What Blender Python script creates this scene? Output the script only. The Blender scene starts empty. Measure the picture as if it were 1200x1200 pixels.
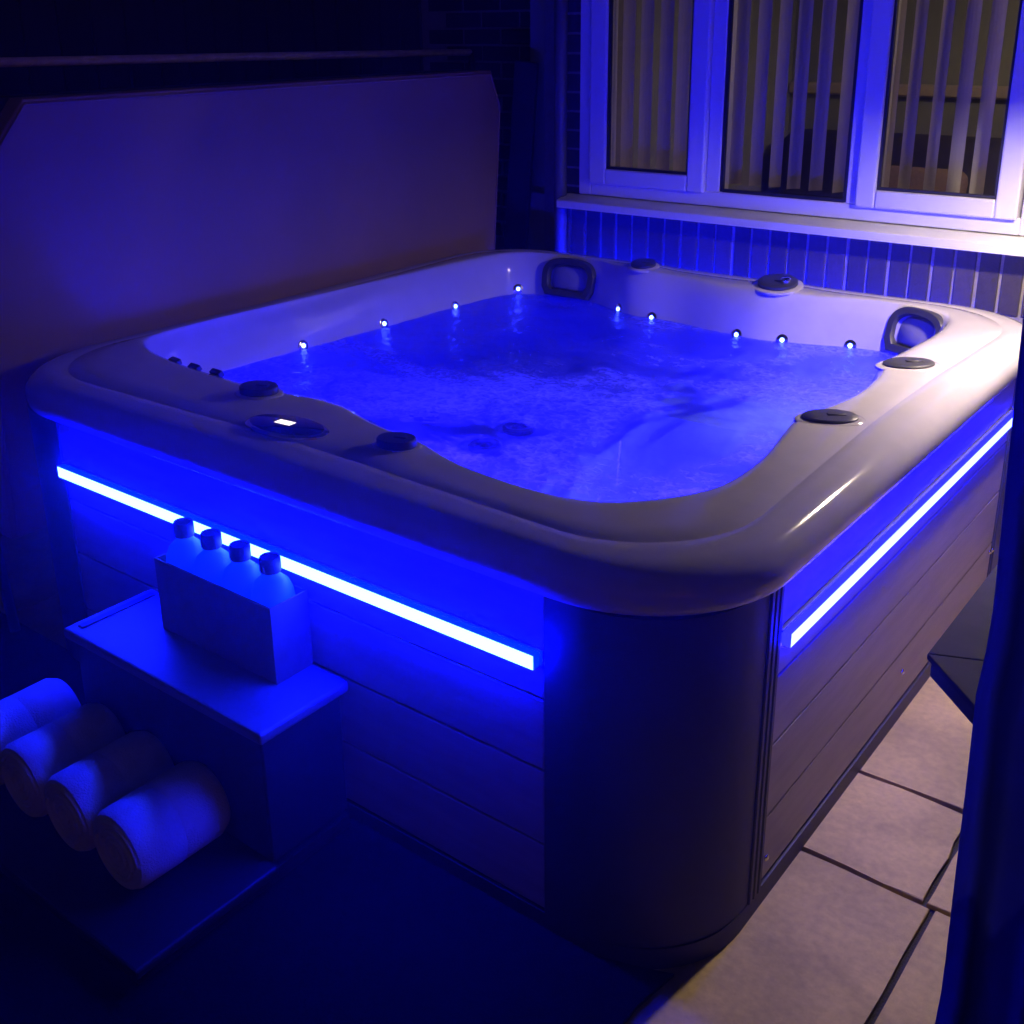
import bpy, bmesh, math, random
from mathutils import Vector, Matrix
from mathutils.noise import noise as pnoise
random.seed(7)
S = bpy.context.scene
COL = S.collection
PI = math.pi

# ------------------------------------------------------------------ camera
f, py, yaw, pitch, roll = 1301.88, 489.2, 0.661176, 0.340309, -0.011513
cam = bpy.data.cameras.new("camera"); cam_o = bpy.data.objects.new("camera", cam); COL.objects.link(cam_o)
R = Matrix.Rotation(yaw, 3, 'Z') @ Matrix.Rotation(PI/2 - pitch, 3, 'X') @ Matrix.Rotation(roll, 3, 'Z')
cam_o.matrix_world = Matrix.Translation((2.97594, -1.44173, 1.74807)) @ R.to_4x4()
cam.sensor_fit = 'HORIZONTAL'; cam.sensor_width = 36.0
cam.lens = 36.0 * f / 1200.0
cam.shift_y = -(600 - py) / 1200.0
cam.clip_start = 0.05; cam.clip_end = 500
S.camera = cam_o

# ------------------------------------------------------------------ world: night sky
W = bpy.data.worlds.new("World"); S.world = W; W.use_nodes = True
nt = W.node_tree; nt.nodes.clear()
sky = nt.nodes.new("ShaderNodeTexSky"); sky.sky_type = 'NISHITA'; sky.sun_disc = False
sky.sun_elevation = math.radians(0.5); sky.sun_rotation = math.radians(120)
bg = nt.nodes.new("ShaderNodeBackground"); bg.inputs['Strength'].default_value = 0.025
wo = nt.nodes.new("ShaderNodeOutputWorld")
tint = nt.nodes.new("ShaderNodeMix"); tint.data_type = 'RGBA'; tint.blend_type = 'MULTIPLY'; tint.inputs['Factor'].default_value = 1.0
tint.inputs['B'].default_value = (0.85, 0.66, 1.35, 1)      # violet cast of the night sky over a town
nt.links.new(sky.outputs[0], tint.inputs['A']); nt.links.new(tint.outputs['Result'], bg.inputs[0]); nt.links.new(bg.outputs[0], wo.inputs[0])

# ------------------------------------------------------------------ exposure, sampling
S.view_settings.view_transform = 'Standard'; S.view_settings.look = 'None'
S.view_settings.exposure = 0.0; S.view_settings.gamma = 1.0
S.render.engine = 'CYCLES'
cy = S.cycles
cy.use_denoising = True
cy.max_bounces = 10; cy.transparent_max_bounces = 24
cy.sample_clamp_indirect = 6.0
cy.caustics_reflective = False; cy.caustics_refractive = False

LED_FACE, FACE_POWER = (0.0086, 0.0230, 1.0), 120.0      # front strip, frosted face
LED_EDGE, EDGE_POWER = (0.0000, 0.0001, 1.0), 330.0      # pure blue glow added to the strip edges to colour the boards
SIDE_FACE, SIDE_FACE_POWER = (0.030, 0.040, 1.0), 36.0   # side and back strips, dimmer and a little paler
SIDE_EDGE, SIDE_EDGE_POWER = (0.0005, 0.0005, 1.0), 95.0
POOL = (0.0040, 0.0020, 1.0)         # colour of the underwater LEDs
STRIP_POWER = 240.0
SIDE_POWER = 80.0
FLOOD_W = 38.0
LENS_W = 0.8
LANTERN_L = 1550.0
LANTERN_COL = (1.0, 0.79, 0.66)
ROOM_W = 36.0

# ------------------------------------------------------------------ materials
def mat(name, col, rough=0.6, metal=0.0, spec=0.5, var=0.0, scale=8.0, bump=0.0, bscale=60.0, coat=0.0, stretch=None, rnd=0.0):
    m = bpy.data.materials.new(name); m.use_nodes = True
    t = m.node_tree; b = t.nodes["Principled BSDF"]
    b.inputs['Base Color'].default_value = (*col, 1); b.inputs['Roughness'].default_value = rough
    b.inputs['Metallic'].default_value = metal; b.inputs['Specular IOR Level'].default_value = spec
    b.inputs['Coat Weight'].default_value = coat
    tc = t.nodes.new("ShaderNodeTexCoord"); mp = t.nodes.new("ShaderNodeMapping")
    t.links.new(tc.outputs['Object'], mp.inputs[0])
    if stretch: mp.inputs['Scale'].default_value = stretch
    if var > 0 or rnd > 0:
        n = t.nodes.new("ShaderNodeTexNoise"); n.inputs['Scale'].default_value = scale; n.inputs['Detail'].default_value = 6
        t.links.new(mp.outputs[0], n.inputs['Vector'])
        hsv = t.nodes.new("ShaderNodeHueSaturation"); hsv.inputs['Color'].default_value = (*col, 1)
        mr = t.nodes.new("ShaderNodeMapRange"); mr.inputs[1].default_value = 0.25; mr.inputs[2].default_value = 0.75
        mr.inputs[3].default_value = 1 - var; mr.inputs[4].default_value = 1 + var
        t.links.new(n.outputs['Fac'], mr.inputs[0])
        last = mr.outputs[0]
        if rnd > 0:
            oi = t.nodes.new("ShaderNodeObjectInfo"); m2 = t.nodes.new("ShaderNodeMapRange")
            m2.inputs[3].default_value = 1 - rnd; m2.inputs[4].default_value = 1 + rnd
            t.links.new(oi.outputs['Random'], m2.inputs[0])
            mu = t.nodes.new("ShaderNodeMath"); mu.operation = 'MULTIPLY'
            t.links.new(last, mu.inputs[0]); t.links.new(m2.outputs[0], mu.inputs[1]); last = mu.outputs[0]
        t.links.new(last, hsv.inputs['Value']); t.links.new(hsv.outputs[0], b.inputs['Base Color'])
    if bump > 0:
        n2 = t.nodes.new("ShaderNodeTexNoise"); n2.inputs['Scale'].default_value = bscale; n2.inputs['Detail'].default_value = 5
        t.links.new(mp.outputs[0], n2.inputs['Vector'])
        bp = t.nodes.new("ShaderNodeBump"); bp.inputs['Strength'].default_value = bump; bp.inputs['Distance'].default_value = 0.01
        t.links.new(n2.outputs['Fac'], bp.inputs['Height']); t.links.new(bp.outputs[0], b.inputs['Normal'])
    return m

def emit(name, col, strength):
    m = bpy.data.materials.new(name); m.use_nodes = True
    t = m.node_tree; t.nodes.clear()
    e = t.nodes.new("ShaderNodeEmission"); e.inputs[0].default_value = (*col, 1); e.inputs[1].default_value = strength
    o = t.nodes.new("ShaderNodeOutputMaterial"); t.links.new(e.outputs[0], o.inputs[0])
    return m

M = {}
M['acrylic'] = mat("pearl_acrylic", (0.50, 0.47, 0.52), 0.10, spec=0.5, var=0.05, scale=14, bump=0.02, bscale=9, coat=0.25)
M['skirt'] = mat("composite_board", (0.27, 0.22, 0.21), 0.42, var=0.16, scale=5, bump=0.12, bscale=40, stretch=(1, 1, 7))
M['corner'] = mat("corner_plastic", (0.032, 0.031, 0.033), 0.55, var=0.1, bump=0.05)
M['alu'] = mat("brushed_aluminium", (0.55, 0.55, 0.56), 0.3, metal=0.9)
M['strip'] = emit("led_strip_face", LED_FACE, FACE_POWER)
M['strip_edge'] = emit("led_strip_edge", LED_EDGE, EDGE_POWER)
M['strip_side'] = emit("side_strip_face", SIDE_FACE, SIDE_FACE_POWER)
M['strip_side_edge'] = emit("side_strip_edge", SIDE_EDGE, SIDE_EDGE_POWER)
M['lens'] = emit("led_lens_light", (0.025, 0.045, 1.0), 90.0)
M['pad'] = mat("headrest_pad_foam", (0.22, 0.21, 0.24), 0.5)
M['black'] = mat("black_plastic", (0.015, 0.015, 0.018), 0.28)
M['grey_rubber'] = mat("charcoal_rubber", (0.035, 0.035, 0.042), 0.45, bump=0.05)
M['screen_glass'] = mat("panel_glass", (0.01, 0.01, 0.015), 0.06, coat=0.5)
M['screen'] = emit("lit_display", (1.0, 0.86, 0.80), 1.6)
M['chrome'] = mat("chrome", (0.8, 0.8, 0.82), 0.12, metal=1.0)
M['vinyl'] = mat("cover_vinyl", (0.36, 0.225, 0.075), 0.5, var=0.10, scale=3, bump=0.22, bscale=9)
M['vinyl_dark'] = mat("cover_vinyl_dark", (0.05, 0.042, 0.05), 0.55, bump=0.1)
M['bar'] = mat("lifter_tube_paint", (0.62, 0.55, 0.52), 0.45, var=0.2, scale=30)
M['fence'] = mat("dark_fence_timber", (0.030, 0.022, 0.020), 0.8, var=0.35, scale=6, bump=0.3, bscale=30, stretch=(4, 4, 0.6), rnd=0.3)
M['board'] = mat("dark_board", (0.055, 0.042, 0.05), 0.7, var=0.2, bump=0.1)
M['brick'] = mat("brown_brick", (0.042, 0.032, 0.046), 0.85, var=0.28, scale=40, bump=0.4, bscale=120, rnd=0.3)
M['mortar'] = mat("mortar", (0.26, 0.24, 0.24), 0.95, var=0.15, scale=60, bump=0.4, bscale=200)
M['upvc'] = mat("white_upvc", (0.78, 0.78, 0.78), 0.28, var=0.02, bump=0.02)
M['gasket'] = mat("black_gasket", (0.012, 0.012, 0.012), 0.6)
M['blind'] = mat("blind_fabric", (0.88, 0.83, 0.80), 0.7, var=0.06, scale=60, bump=0.1, bscale=300)
M['room'] = mat("room_paint", (0.34, 0.36, 0.27), 0.9, var=0.05)
M['rail'] = mat("painted_rail", (0.62, 0.52, 0.40), 0.5)
M['carpet'] = mat("carpet", (0.12, 0.08, 0.07), 0.95, var=0.2, scale=80)
M['sofa'] = mat("sofa_cloth", (0.045, 0.038, 0.045), 0.9, var=0.2, scale=60)
M['cushion'] = mat("cushion_cloth", (0.35, 0.24, 0.20), 0.9, var=0.2, scale=60)
M['slab'] = mat("riven_slab", (0.46, 0.335, 0.085), 0.72, var=0.20, scale=5, bump=0.55, bscale=11, rnd=0.10)
def grit(m):
    t = m.node_tree; b = t.nodes["Principled BSDF"]; src = b.inputs['Base Color'].links[0].from_socket
    tc = t.nodes.new("ShaderNodeTexCoord"); n = t.nodes.new("ShaderNodeTexNoise"); n.inputs['Scale'].default_value = 55; n.inputs['Detail'].default_value = 10
    t.links.new(tc.outputs['Object'], n.inputs['Vector'])
    r = t.nodes.new("ShaderNodeMapRange"); r.inputs[1].default_value = .3; r.inputs[2].default_value = .7; r.inputs[3].default_value = .86; r.inputs[4].default_value = 1.12
    t.links.new(n.outputs['Fac'], r.inputs[0])
    n3 = t.nodes.new("ShaderNodeTexNoise"); n3.inputs['Scale'].default_value = 2.6; n3.inputs['Detail'].default_value = 8; n3.inputs['Distortion'].default_value = 1.5
    t.links.new(tc.outputs['Object'], n3.inputs['Vector'])
    r3 = t.nodes.new("ShaderNodeMapRange"); r3.inputs[1].default_value = .48; r3.inputs[2].default_value = .62; r3.inputs[3].default_value = 1.0; r3.inputs[4].default_value = .84
    t.links.new(n3.outputs['Fac'], r3.inputs[0])
    mu = t.nodes.new("ShaderNodeMath"); mu.operation = 'MULTIPLY'; t.links.new(r.outputs[0], mu.inputs[0]); t.links.new(r3.outputs[0], mu.inputs[1])
    vm = t.nodes.new("ShaderNodeVectorMath"); vm.operation = 'SCALE'; t.links.new(src, vm.inputs[0]); t.links.new(mu.outputs[0], vm.inputs['Scale'])
    t.links.new(vm.outputs[0], b.inputs['Base Color'])
grit(M['slab'])
M['soil'] = mat("joint_sand", (0.03, 0.026, 0.022), 0.95, var=0.3, bump=0.4, bscale=200)
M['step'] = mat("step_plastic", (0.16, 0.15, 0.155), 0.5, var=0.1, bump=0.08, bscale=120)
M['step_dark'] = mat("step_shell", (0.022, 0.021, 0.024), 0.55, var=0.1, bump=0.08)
M['crate'] = mat("carton_board", (0.13, 0.10, 0.085), 0.8, var=0.12, scale=30)
M['bottle0'] = mat("pale_bottle_plastic", (0.16, 0.50, 0.54), 0.35)
M['cap'] = mat("dark_cap", (0.012, 0.012, 0.02), 0.5)
M['towel'] = mat("white_towelling", (0.62, 0.62, 0.62), 0.95, var=0.08, scale=40, bump=0.5, bscale=260)
M['towel_end'] = mat("dark_towel_core", (0.03, 0.03, 0.035), 0.95, bump=0.5, bscale=200)
M['table'] = mat("stone_table_top", (0.05, 0.046, 0.075), 0.75, spec=0.15, var=0.2, scale=16, bump=0.05)
M['table_edge'] = mat("dark_table_edge", (0.03, 0.027, 0.03), 0.5)
M['curtain0'] = mat("dark_curtain_cloth", (0.05, 0.05, 0.055), 0.9, var=0.12, scale=30, bump=0.2, bscale=300)
M['iron'] = mat("black_iron", (0.02, 0.02, 0.02), 0.5, metal=0.4)
M['pipe'] = mat("grey_pipe_plastic", (0.10, 0.10, 0.095), 0.5, var=0.1)
M['lampglass'] = emit("lantern_glow", LANTERN_COL, LANTERN_L)
M['shade'] = mat("lamp_shade_cloth", (0.6, 0.5, 0.4), 0.9)

def glass_mat():
    m = bpy.data.materials.new("window_glass"); m.use_nodes = True; t = m.node_tree; t.nodes.clear()
    tr = t.nodes.new("ShaderNodeBsdfTransparent"); tr.inputs[0].default_value = (0.93, 0.94, 0.93, 1)
    gl = t.nodes.new("ShaderNodeBsdfGlossy"); gl.inputs['Roughness'].default_value = 0.015
    fr = t.nodes.new("ShaderNodeFresnel"); fr.inputs[0].default_value = 1.5
    mx = t.nodes.new("ShaderNodeMixShader"); o = t.nodes.new("ShaderNodeOutputMaterial")
    t.links.new(fr.outputs[0], mx.inputs[0]); t.links.new(tr.outputs[0], mx.inputs[1]); t.links.new(gl.outputs[0], mx.inputs[2])
    t.links.new(mx.outputs[0], o.inputs[0]); return m
M['glass'] = glass_mat()

def water_mat():
    m = bpy.data.materials.new("bubbling_water"); m.use_nodes = True; t = m.node_tree; t.nodes.clear()
    N = t.nodes.new; L = t.links.new
    tc = N("ShaderNodeTexCoord")
    tr = N("ShaderNodeBsdfTransparent"); tr.inputs[0].default_value = (0.55, 0.70, 0.97, 1)
    tl = N("ShaderNodeBsdfTranslucent"); tl.inputs[0].default_value = (0.74, 0.78, 0.95, 1)
    df = N("ShaderNodeBsdfDiffuse"); df.inputs[0].default_value = (0.36, 0.38, 0.48, 1)
    foam = N("ShaderNodeMixShader"); foam.inputs[0].default_value = 0.18
    L(tl.outputs[0], foam.inputs[1]); L(df.outputs[0], foam.inputs[2])
    # foam cover: clouds of bubbles, streaked
    mp = N("ShaderNodeMapping"); mp.inputs['Scale'].default_value = (1.0, 1.5, 1.0); mp.inputs['Rotation'].default_value = (0, 0, 0.5)
    L(tc.outputs['Object'], mp.inputs[0])
    n1 = N("ShaderNodeTexNoise"); n1.inputs['Scale'].default_value = 2.1; n1.inputs['Detail'].default_value = 7; n1.inputs['Roughness'].default_value = 0.62; n1.inputs['Distortion'].default_value = 0.6
    L(mp.outputs[0], n1.inputs['Vector'])
    n2 = N("ShaderNodeTexNoise"); n2.inputs['Scale'].default_value = 26; n2.inputs['Detail'].default_value = 6; n2.inputs['Distortion'].default_value = 1.2
    L(mp.outputs[0], n2.inputs['Vector'])
    r1 = N("ShaderNodeMapRange"); r1.inputs[1].default_value = 0.40; r1.inputs[2].default_value = 0.66; r1.inputs[3].default_value = 0.04; r1.inputs[4].default_value = 0.98
    L(n1.outputs['Fac'], r1.inputs[0])
    r2 = N("ShaderNodeMapRange"); r2.inputs[1].default_value = 0.3; r2.inputs[2].default_value = 0.7; r2.inputs[3].default_value = 0.5; r2.inputs[4].default_value = 1.35
    L(n2.outputs['Fac'], r2.inputs[0])
    mu = N("ShaderNodeMath"); mu.operation = 'MULTIPLY'; L(r1.outputs[0], mu.inputs[0]); L(r2.outputs[0], mu.inputs[1])
    vo = N("ShaderNodeTexVoronoi"); vo.feature = 'DISTANCE_TO_EDGE'; vo.inputs['Scale'].default_value = 34
    wv = N("ShaderNodeVectorMath"); wv.operation = 'MULTIPLY_ADD'; L(n2.outputs['Color'], wv.inputs[0]); wv.inputs[1].default_value = (.05, .05, 0); L(tc.outputs['Object'], wv.inputs[2])
    L(wv.outputs[0], vo.inputs['Vector'])
    r3 = N("ShaderNodeMapRange"); r3.inputs[1].default_value = 0.0; r3.inputs[2].default_value = 0.16; r3.inputs[3].default_value = 1.30; r3.inputs[4].default_value = 0.72
    L(vo.outputs['Distance'], r3.inputs[0])
    mv = N("ShaderNodeMath"); mv.operation = 'MULTIPLY'; L(mu.outputs[0], mv.inputs[0]); L(r3.outputs[0], mv.inputs[1])
    fac = mv.outputs[0]
    # clear welling patches over the jets, where bubbles are pushed aside
    for (x, y, rx, ry, k) in ((1.62, 1.00, .17, .25, .95), (0.55, 1.6, .55, .5, .75), (1.30, 1.88, .22, .16, .8), (1.25, .66, .07, .06, .7), (1.24, .82, .07, .06, .7)):
        m1 = N("ShaderNodeMapping"); m1.vector_type = 'TEXTURE'
        m1.inputs['Location'].default_value = (x, y, 0.705); m1.inputs['Scale'].default_value = (rx, ry, 1)
        vv = N("ShaderNodeVectorMath"); vv.operation = 'MULTIPLY_ADD'
        wn = N("ShaderNodeTexNoise"); wn.inputs['Scale'].default_value = 7; wn.inputs['Detail'].default_value = 5
        L(tc.outputs['Object'], wn.inputs['Vector'])
        L(wn.outputs['Color'], vv.inputs[0]); vv.inputs[1].default_value = (.16, .16, 0); L(tc.outputs['Object'], vv.inputs[2])
        sb = N("ShaderNodeVectorMath"); sb.operation = 'SUBTRACT'; L(vv.outputs[0], sb.inputs[0]); sb.inputs[1].default_value = (.08, .08, 0)
        L(sb.outputs[0], m1.inputs[0])
        ln = N("ShaderNodeVectorMath"); ln.operation = 'LENGTH'; L(m1.outputs[0], ln.inputs[0])
        rr = N("ShaderNodeMapRange"); rr.interpolation_type = 'SMOOTHSTEP'
        rr.inputs[1].default_value = 0.75; rr.inputs[2].default_value = 1.15; rr.inputs[3].default_value = 1 - k; rr.inputs[4].default_value = 1.0
        L(ln.outputs['Value'], rr.inputs[0])
        m3 = N("ShaderNodeMath"); m3.operation = 'MULTIPLY'; L(fac, m3.inputs[0]); L(rr.outputs[0], m3.inputs[1]); fac = m3.outputs[0]
    cl = N("ShaderNodeClamp"); L(fac, cl.inputs[0])
    body = N("ShaderNodeMixShader"); L(cl.outputs[0], body.inputs[0]); L(tr.outputs[0], body.inputs[1]); L(foam.outputs[0], body.inputs[2])
    gl = N("ShaderNodeBsdfGlossy"); gl.inputs['Roughness'].default_value = 0.03
    bp = N("ShaderNodeBump"); bp.inputs['Strength'].default_value = 0.7; bp.inputs['Distance'].default_value = 0.02
    L(n2.outputs['Fac'], bp.inputs['Height']); L(bp.outputs[0], gl.inputs['Normal'])
    fr = N("ShaderNodeFresnel"); fr.inputs[0].default_value = 1.33
    mx = N("ShaderNodeMixShader"); L(fr.outputs[0], mx.inputs[0]); L(body.outputs[0], mx.inputs[1]); L(gl.outputs[0], mx.inputs[2])
    o = N("ShaderNodeOutputMaterial"); L(mx.outputs[0], o.inputs[0]); return m
M['water'] = water_mat()
def cloth_mat():
    m = M['curtain0']; t = m.node_tree; b = t.nodes["Principled BSDF"]; o = t.nodes["Material Output"]
    tl = t.nodes.new("ShaderNodeBsdfTranslucent"); tl.inputs[0].default_value = (.04, .05, .60, 1)
    mx = t.nodes.new("ShaderNodeMixShader"); mx.inputs[0].default_value = .40
    t.links.new(b.outputs[0], mx.inputs[1]); t.links.new(tl.outputs[0], mx.inputs[2]); t.links.new(mx.outputs[0], o.inputs[0])
    return m
M['curtain'] = cloth_mat()
def bottle_mat():
    m = M['bottle0']; t = m.node_tree; b = t.nodes["Principled BSDF"]; o = t.nodes["Material Output"]
    tl = t.nodes.new("ShaderNodeBsdfTranslucent"); tl.inputs[0].default_value = (.08, .95, 1.0, 1)
    mx = t.nodes.new("ShaderNodeMixShader"); mx.inputs[0].default_value = .6
    t.links.new(b.outputs[0], mx.inputs[1]); t.links.new(tl.outputs[0], mx.inputs[2]); t.links.new(mx.outputs[0], o.inputs[0])
    return m
M['bottle'] = bottle_mat()
def blind_mat():
    m = M['blind']; t = m.node_tree; b = t.nodes["Principled BSDF"]; o = t.nodes["Material Output"]
    tl = t.nodes.new("ShaderNodeBsdfTranslucent"); tl.inputs[0].default_value = (.8, .72, .70, 1)
    mx = t.nodes.new("ShaderNodeMixShader"); mx.inputs[0].default_value = .5
    t.links.new(b.outputs[0], mx.inputs[1]); t.links.new(tl.outputs[0], mx.inputs[2]); t.links.new(mx.outputs[0], o.inputs[0])
blind_mat()

# ------------------------------------------------------------------ builders
def tag(o, label=None, cat=None, group=None, kind=None):
    if label: o['label'] = label
    if cat: o['category'] = cat
    if group: o['group'] = group
    if kind: o['kind'] = kind
    return o

def thing(name, label, cat, loc, group=None):
    o = bpy.data.objects.new(name, None); COL.objects.link(o); o.location = loc; o.empty_display_size = .1
    return tag(o, label, cat, group)

def world_of(o):
    m = o.matrix_basis.copy()
    if o.parent: m = world_of(o.parent) @ o.matrix_parent_inverse @ m
    return m

def put(o, parent):
    if parent:
        o.parent = parent; o.matrix_parent_inverse = world_of(parent).inverted()
    return o

def obj(name, bm, m, parent=None, smooth=False, angle=None):
    me = bpy.data.meshes.new(name)
    bmesh.ops.recalc_face_normals(bm, faces=bm.faces)
    bm.to_mesh(me); bm.free()
    me.materials.append(m)
    if smooth or angle:
        for p in me.polygons: p.use_smooth = True
        if angle: me.set_sharp_from_angle(angle=math.radians(angle))
    o = bpy.data.objects.new(name, me); COL.objects.link(o)
    return put(o, parent)

def inst(o, loc, rotz=0, parent=None):
    c = o.copy(); COL.objects.link(c); c.parent = None; c.matrix_parent_inverse = Matrix()
    c.location = loc; c.rotation_euler = (0, 0, rotz)
    return put(c, parent)

def box(bm, x0, x1, y0, y1, z0, z1, bev=0.0, seg=1):
    r = bmesh.ops.create_cube(bm, size=1.0)
    vs = r['verts']
    for v in vs:
        v.co = Vector(((x0+x1)/2 + v.co.x*(x1-x0), (y0+y1)/2 + v.co.y*(y1-y0), (z0+z1)/2 + v.co.z*(z1-z0)))
    if bev > 0:
        es = list({e for v in vs for e in v.link_edges})
        bmesh.ops.bevel(bm, geom=es, offset=bev, segments=seg, profile=.5, affect='EDGES')
    return bm

def B(*a, **k):
    return box(bmesh.new(), *a, **k)

def prism(pts, z0, z1, bev=0.0, seg=2, bm=None):
    """polygon in xy extruded up"""
    bm = bm or bmesh.new()
    lo = [bm.verts.new((x, y, z0)) for x, y in pts]; hi = [bm.verts.new((x, y, z1)) for x, y in pts]
    n = len(pts); fs = [bm.faces.new(lo[::-1]), bm.faces.new(hi)]
    for i in range(n): fs.append(bm.faces.new((lo[i], lo[(i+1) % n], hi[(i+1) % n], hi[i])))
    if bev > 0:
        es = list({e for f_ in fs[:2] for e in f_.edges})
        bmesh.ops.bevel(bm, geom=es, offset=bev, segments=seg, profile=.5, affect='EDGES')
    return bm

def lathe(prof, cx, cy, cz, n=24, bm=None, sx=1, sy=1, caps=True):
    bm = bm or bmesh.new(); rings = []
    for r, z in prof:
        rings.append([bm.verts.new((cx + r*sx*math.cos(2*PI*k/n), cy + r*sy*math.sin(2*PI*k/n), cz + z)) for k in range(n)])
    for a, b in zip(rings, rings[1:]):
        for k in range(n): bm.faces.new((a[k], a[(k+1) % n], b[(k+1) % n], b[k]))
    if caps: bm.faces.new(rings[0][::-1]); bm.faces.new(rings[-1])
    else:
        for k in range(n): bm.faces.new((rings[-1][k], rings[-1][(k+1) % n], rings[0][(k+1) % n], rings[0][k]))
    return bm

def tube(pts, r, n=10, bm=None):
    bm = bm or bmesh.new(); rings = []
    pts = [Vector(p) for p in pts]
    for i, p in enumerate(pts):
        d = (pts[min(i+1, len(pts)-1)] - pts[max(i-1, 0)]).normalized()
        u = d.cross(Vector((0, 0, 1)) if abs(d.z) < .9 else Vector((1, 0, 0))).normalized(); v = d.cross(u)
        rings.append([bm.verts.new(p + r*(u*math.cos(2*PI*k/n) + v*math.sin(2*PI*k/n))) for k in range(n)])
    for a, b in zip(rings, rings[1:]):
        for k in range(n): bm.faces.new((a[k], a[(k+1) % n], b[(k+1) % n], b[k]))
    bm.faces.new(rings[0][::-1]); bm.faces.new(rings[-1])
    return bm

def xform(bm, mtx):
    bmesh.ops.transform(bm, matrix=mtx, verts=bm.verts); return bm

def rrect(x0, x1, y0, y1, r, n=14):
    pts = []
    for cx, cy, a0 in ((x1-r, y1-r, 0), (x0+r, y1-r, PI/2), (x0+r, y0+r, PI), (x1-r, y0+r, 1.5*PI)):
        for k in range(n+1):
            a = a0 + PI/2*k/n; pts.append((cx + r*math.cos(a), cy + r*math.sin(a)))
    return pts

# ------------------------------------------------------------------ ground and paving
g = prism([(-14, -14), (14, -14), (14, 14), (-14, 14)], -0.6, -0.012)
ground = tag(obj("ground", g, M['soil']), kind='structure')
patio = bpy.data.objects.new("patio", None); COL.objects.link(patio); tag(patio, kind='structure')
def slab(x0, x1, y0, y1, seed):
    rr = random.Random(seed); j = 0.0065
    bm = bmesh.new(); pts = []
    def side(a, b, n):
        return [(a[0] + (b[0]-a[0])*k/n, a[1] + (b[1]-a[1])*k/n) for k in range(n)]
    c = [(x0+j, y0+j), (x1-j, y0+j), (x1-j, y1-j), (x0+j, y1-j)]
    for i in range(4): pts += side(c[i], c[(i+1) % 4], 6)
    cx, cy = (x0+x1)/2, (y0+y1)/2
    pts = [(x + rr.uniform(-.0045, .0045), y + rr.uniform(-.0045, .0045)) for x, y in pts]
    prism(pts, -0.04, rr.uniform(-.001, .002), bev=0.004, seg=2, bm=bm)
    return obj("paving_slab", bm, M['slab'], patio)
rows = [(-2.6, -1.75, 0.0), (-1.75, -0.95, .35), (-0.95, -0.30, .1), (-0.30, 0.545, 0), (0.545, 0.886, 0), (0.886, 1.62, .0), (1.62, 2.42, .0)]
k = 0
for (y0, y1, off) in rows:
    if y0 < -0.9: xs = [-0.88, -0.3+off, .55+off, 1.35+off, 2.1+off, 2.9+off, 3.7+off]
    elif y0 < -.2: xs = [-0.88, -.2, .62, 1.24, 1.85, 2.528, 3.15, 3.85]
    elif y0 < .6: xs = [-.88, -.2, .4, 1.0, 1.6, 2.0, 2.512, 3.1, 3.85]
    else: xs = [-.88, -.2, .5, 1.2, 1.75, 2.515+ .02*(y0 > 1), 3.15, 3.85]
    for a, b in zip(xs, xs[1:]):
        k += 1; slab(a, b, y0, y1, k)

M['mat'] = mat("dark_rubber_matting", (0.008, 0.008, 0.009), 0.95, spec=0.08, var=0.2, scale=30, bump=0.3, bscale=150)
tag(obj("ground_mat", prism([(-.86, -2.55), (2.155, -2.55), (2.172, -.05), (2.19, .06), (2.10, .02), (-.86, .02)], .0025, .012, bev=.002), M['mat']), kind='structure')

# ------------------------------------------------------------------ hot tub
CX, CY = 1.125, 1.16
NA = 288
def polar(poly):
    """radius of a closed polygon (star shaped about CX, CY) at NA angles"""
    out = []
    n = len(poly)
    for k in range(NA):
        a = 2*PI*k/NA; dx, dy = math.cos(a), math.sin(a); best = 0
        for i in range(n):
            ax, ay = poly[i][0]-CX, poly[i][1]-CY; bx, by = poly[(i+1) % n][0]-CX, poly[(i+1) % n][1]-CY
            ex, ey = bx-ax, by-ay; den = dx*ey - dy*ex
            if abs(den) < 1e-12: continue
            t = (ax*ey - ay*ex)/den; u = (ax*dy - ay*dx)/den
            if t > 0 and -1e-9 <= u <= 1+1e-9: best = max(best, t)
        out.append(best)
    return out
def catmull(P, n=8):
    out = []; m = len(P)
    for i in range(m):
        p0, p1, p2, p3 = P[i-1], P[i], P[(i+1) % m], P[(i+2) % m]
        for k in range(n):
            t = k/n; t2, t3 = t*t, t*t*t
            out.append(tuple(.5*((2*p1[c]) + (-p0[c]+p2[c])*t + (2*p0[c]-5*p1[c]+4*p2[c]-p3[c])*t2 + (-p0[c]+3*p1[c]-3*p2[c]+p3[c])*t3) for c in (0, 1)))
    return out
INNER = [(.18, .40), (.34, .366), (.63, .345), (.85, .338), (.95, .37), (1.06, .365), (1.185, .325), (1.364, .283), (1.50, .245), (1.615, .225), (1.773, .223), (1.89, .262),
         (1.985, .37), (2.03, .48), (2.03, .64), (2.0, .813), (1.983, .93), (2.005, 1.03), (2.028, 1.176), (2.019, 1.345), (1.985, 1.50), (1.990, 1.652),
         (2.0, 1.85), (1.985, 2.04), (1.91, 2.13), (1.78, 2.16), (1.647, 2.145), (1.50, 2.10), (1.36, 2.07), (1.2, 2.085), (1.005, 2.12), (.80, 2.12), (.70, 2.15),
         (.56, 2.195), (.38, 2.19), (.25, 2.15), (.185, 2.05), (.16, 1.85), (.14, 1.5), (.115, 1.0), (.10, .62), (.115, .46)]
rI = polar(catmull(INNER))
rO = polar(rrect(-.012, 2.258, -.008, 2.312, .31))
rW = polar(rrect(.96, 1.76, .62, 1.76, .24))           # foot well
def mixr(a, b, t): return [x + (y-x)*t for x, y in zip(a, b)]
def off(a, d): return [x + d for x in a]
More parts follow.
